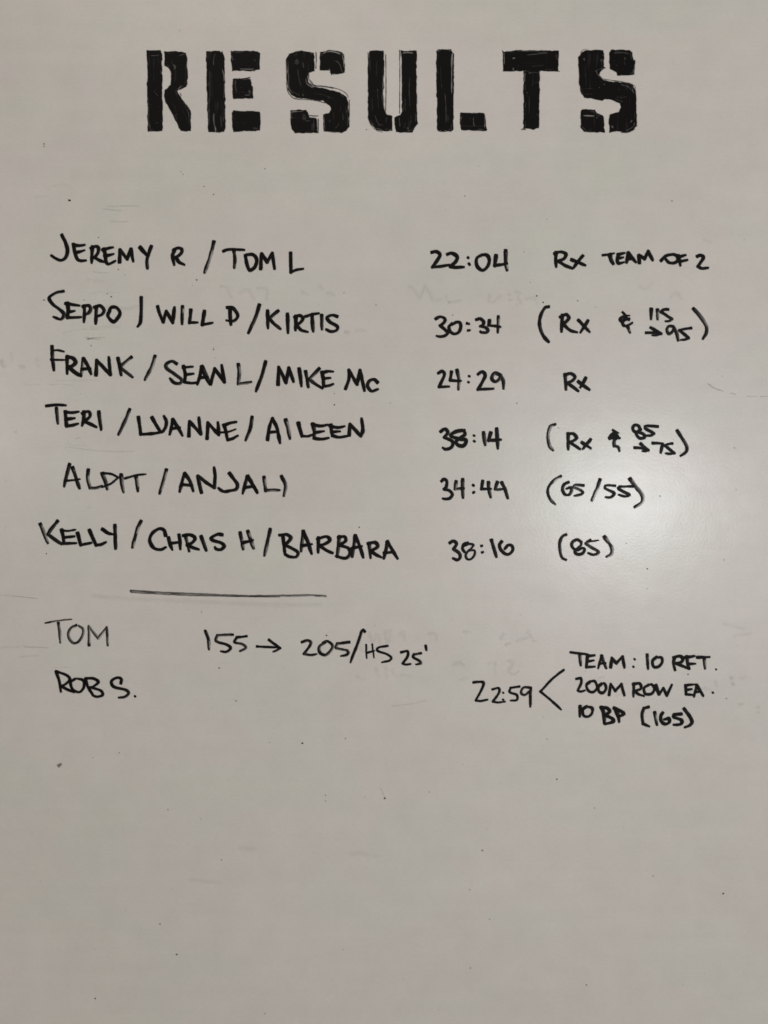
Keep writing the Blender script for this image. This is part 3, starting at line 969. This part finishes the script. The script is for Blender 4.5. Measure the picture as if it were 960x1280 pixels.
STREAKS = [  # points, radius, strength
    ('133,258 145,258 150,258', .5, .30), ('151,257.5 163,257.3 174,257.5', .6, .42), ('130,261.5 142,262.8 152,263.2', .5, .42),
    ('138,276.5 150,277.5 160,277', .5, .32), ('117,340 126,341.2 135,341', .6, .30), ('108,423 120,421.8 131,421.8', .5, .42),
    ('62,481 78,480.5 92,482', .5, .28), ('30,480.8 50,481', .5, .2), ('70,476 110,475 124,475', .6, .2),
    ('94.5,548.5 100.5,547', .6, .42), ('87,559 104,561.5 122,563.5 145,564.6 167,564.5', .4, .34),
    ('16,745 30,746.5 47,748.4', .5, .50), ('0,744 14,745', .5, .25), ('31,808.5 44,809.3 60,810', .5, .46), ('0,809.5 30,808.5', .7, .18),
    ('23,821 36,820 48,819.5', .6, .26), ('66,834 78,834 90,834.5', .6, .18), ('108,423.5 125,424', .6, .2), ('110,424 125,422.5', .5, .2),
    ('490,883 512,880 534,875', .5, .28), ('885.2,480 893,485.5 900,488 904,489', .55, .60), ('913,491.2 917,492.2 920,493.4', .6, .55),
    ('934,495.3 940,495.6 945,495.7', .45, .45), ('951,495.8 957,495.4 962,495.6', .5, .5), ('475.5,985 479,992 481,998', .5, .35),
    ('110,634.5 114,634', .5, .3), ('106,421.5 111,420.5', .5, .3), ('78,416 100,412 130,412', .5, .15),
    ('60,245 54,246 42,247', .9, .12), ('113,367 130,365 150,366', .5, .15), 
    ('110,424 122,423.2', .6, .25), ('108,424 126,424', .6, .12), ('60,560 85,556 112,557', .5, .12),
]
for pts, r, a in STREAKS:
    o = mark('wiped_streak', None, P1, [pts], r=r, fade=0.5, alpha=a * 0.45, mat=M_FAINT if r > 0.55 else M_INK, soft=0.6)

GHOSTS = [  # barely visible remains of erased letters
    ('512,358 518,362 525,374! 531,358! 537,365 542,376 552,374', 1.2, .075), ('561,378 567,378 576,376', 1.3, .10), ('558,370 561,378', 1.2, .05),
    ('612,370 611,376 617,378 626,370', 1.3, .065), ('636,368', 1.3, .09), ('637,375', 1.3, .09), ('645,365 651,367 648,373 652,379 645,381', 1.3, .07),
    ('658,374 668,372! 671,379', 1.2, .06),
    ('276,358 284,360 290,372', 1.4, .06), ('300,366 310,362 318,374', 1.5, .06), ('322,360 334,362 333,374', 1.4, .07), ('378,365 384,368', 1.6, .06),
    ('400,358 404,362', 1.5, .06), ('410,366 418,369', 1.6, .06), ('432,415 436,416', 1.8, .09), ('446,413 456,413', 1.8, .05),
    ('450,800 452,812 458,815', 1.4, .05), ('462,792 466,804 472,794 476,808', 1.4, .06), ('482,790 484,806', 1.4, .07), ('488,788 487,802', 1.3, .07),
    ('500,792 504,790 506,800', 1.5, .06), ('536,792 544,792 546,800', 1.5, .06), ('580,790 587,790', 1.6, .07), ('626,798 630,792', 1.3, .07),
    ('632,806 638,804', 1.3, .09), ('646,801 654,799 662,796', 1.4, .07), ('660,790 664,794 668,802', 1.3, .06),
    ('567,831 574,828 580,832', 1.4, .08), ('576,850 584,848', 1.4, .05), ('619,828 619,842', 1.3, .06), ('636,826 642,830 636,838 642,843 648,839', 1.4, .08),
    ('610,830 614,829', 1.3, .06), ('470,836 474,846', 1.4, .06), ('482,834 484,848', 1.4, .05), ('490,838 496,846', 1.4, .05),
    ('502,844 514,846', 1.4, .05), ('446,846 456,850', 1.4, .05), ('914,847', 1.6, .13), ('916,855', 1.6, .13), ('926,848 932,846', 1.5, .06),
    ('924,881 929,880', 1.5, .08), ('948,884', 1.5, .09), ('948,890', 1.4, .08), ('894,852 896,858', 1.4, .06),
    ('800,358 808,362 816,354', 1.5, .05), ('838,372 846,366 852,374', 1.5, .05), ('880,300 890,303', 1.5, .04),
    ('2,452 5,458', 2.2, .09), ('26,458 31,459', 1.8, .08), ('14,442 16,450', 1.6, .05), ('46,448 48,458', 1.6, .05),
    ('440,1068 450,1066 460,1069', 2.4, .04), ('466,1070 474,1071', 2.2, .03), ('300,1060 320,1062', 2.2, .04), ('240,1100 262,1103 276,1104', 2.2, .045),
    ('60,236 80,232 90,236', 2.0, .03),
    ('745,850 756,846', 1.4, .05), ('770,870 782,866', 1.4, .04), ('905,780 930,786', 1.6, .05), ('918,795 940,792', 1.6, .05), ('880,860 888,862', 1.6, .06),
    ('135,384 160,386 175,383', 2.0, .05), ('115,410 150,408', 2.0, .04), ('110,350 130,352', 2.2, .03),
]
for pts, r, a in GHOSTS:
    mark('ghost_stroke', None, P1, [pts], r=r * 1.2, fade=0.95, alpha=a * 1.15, mat=M_FAINT, soft=2.1)
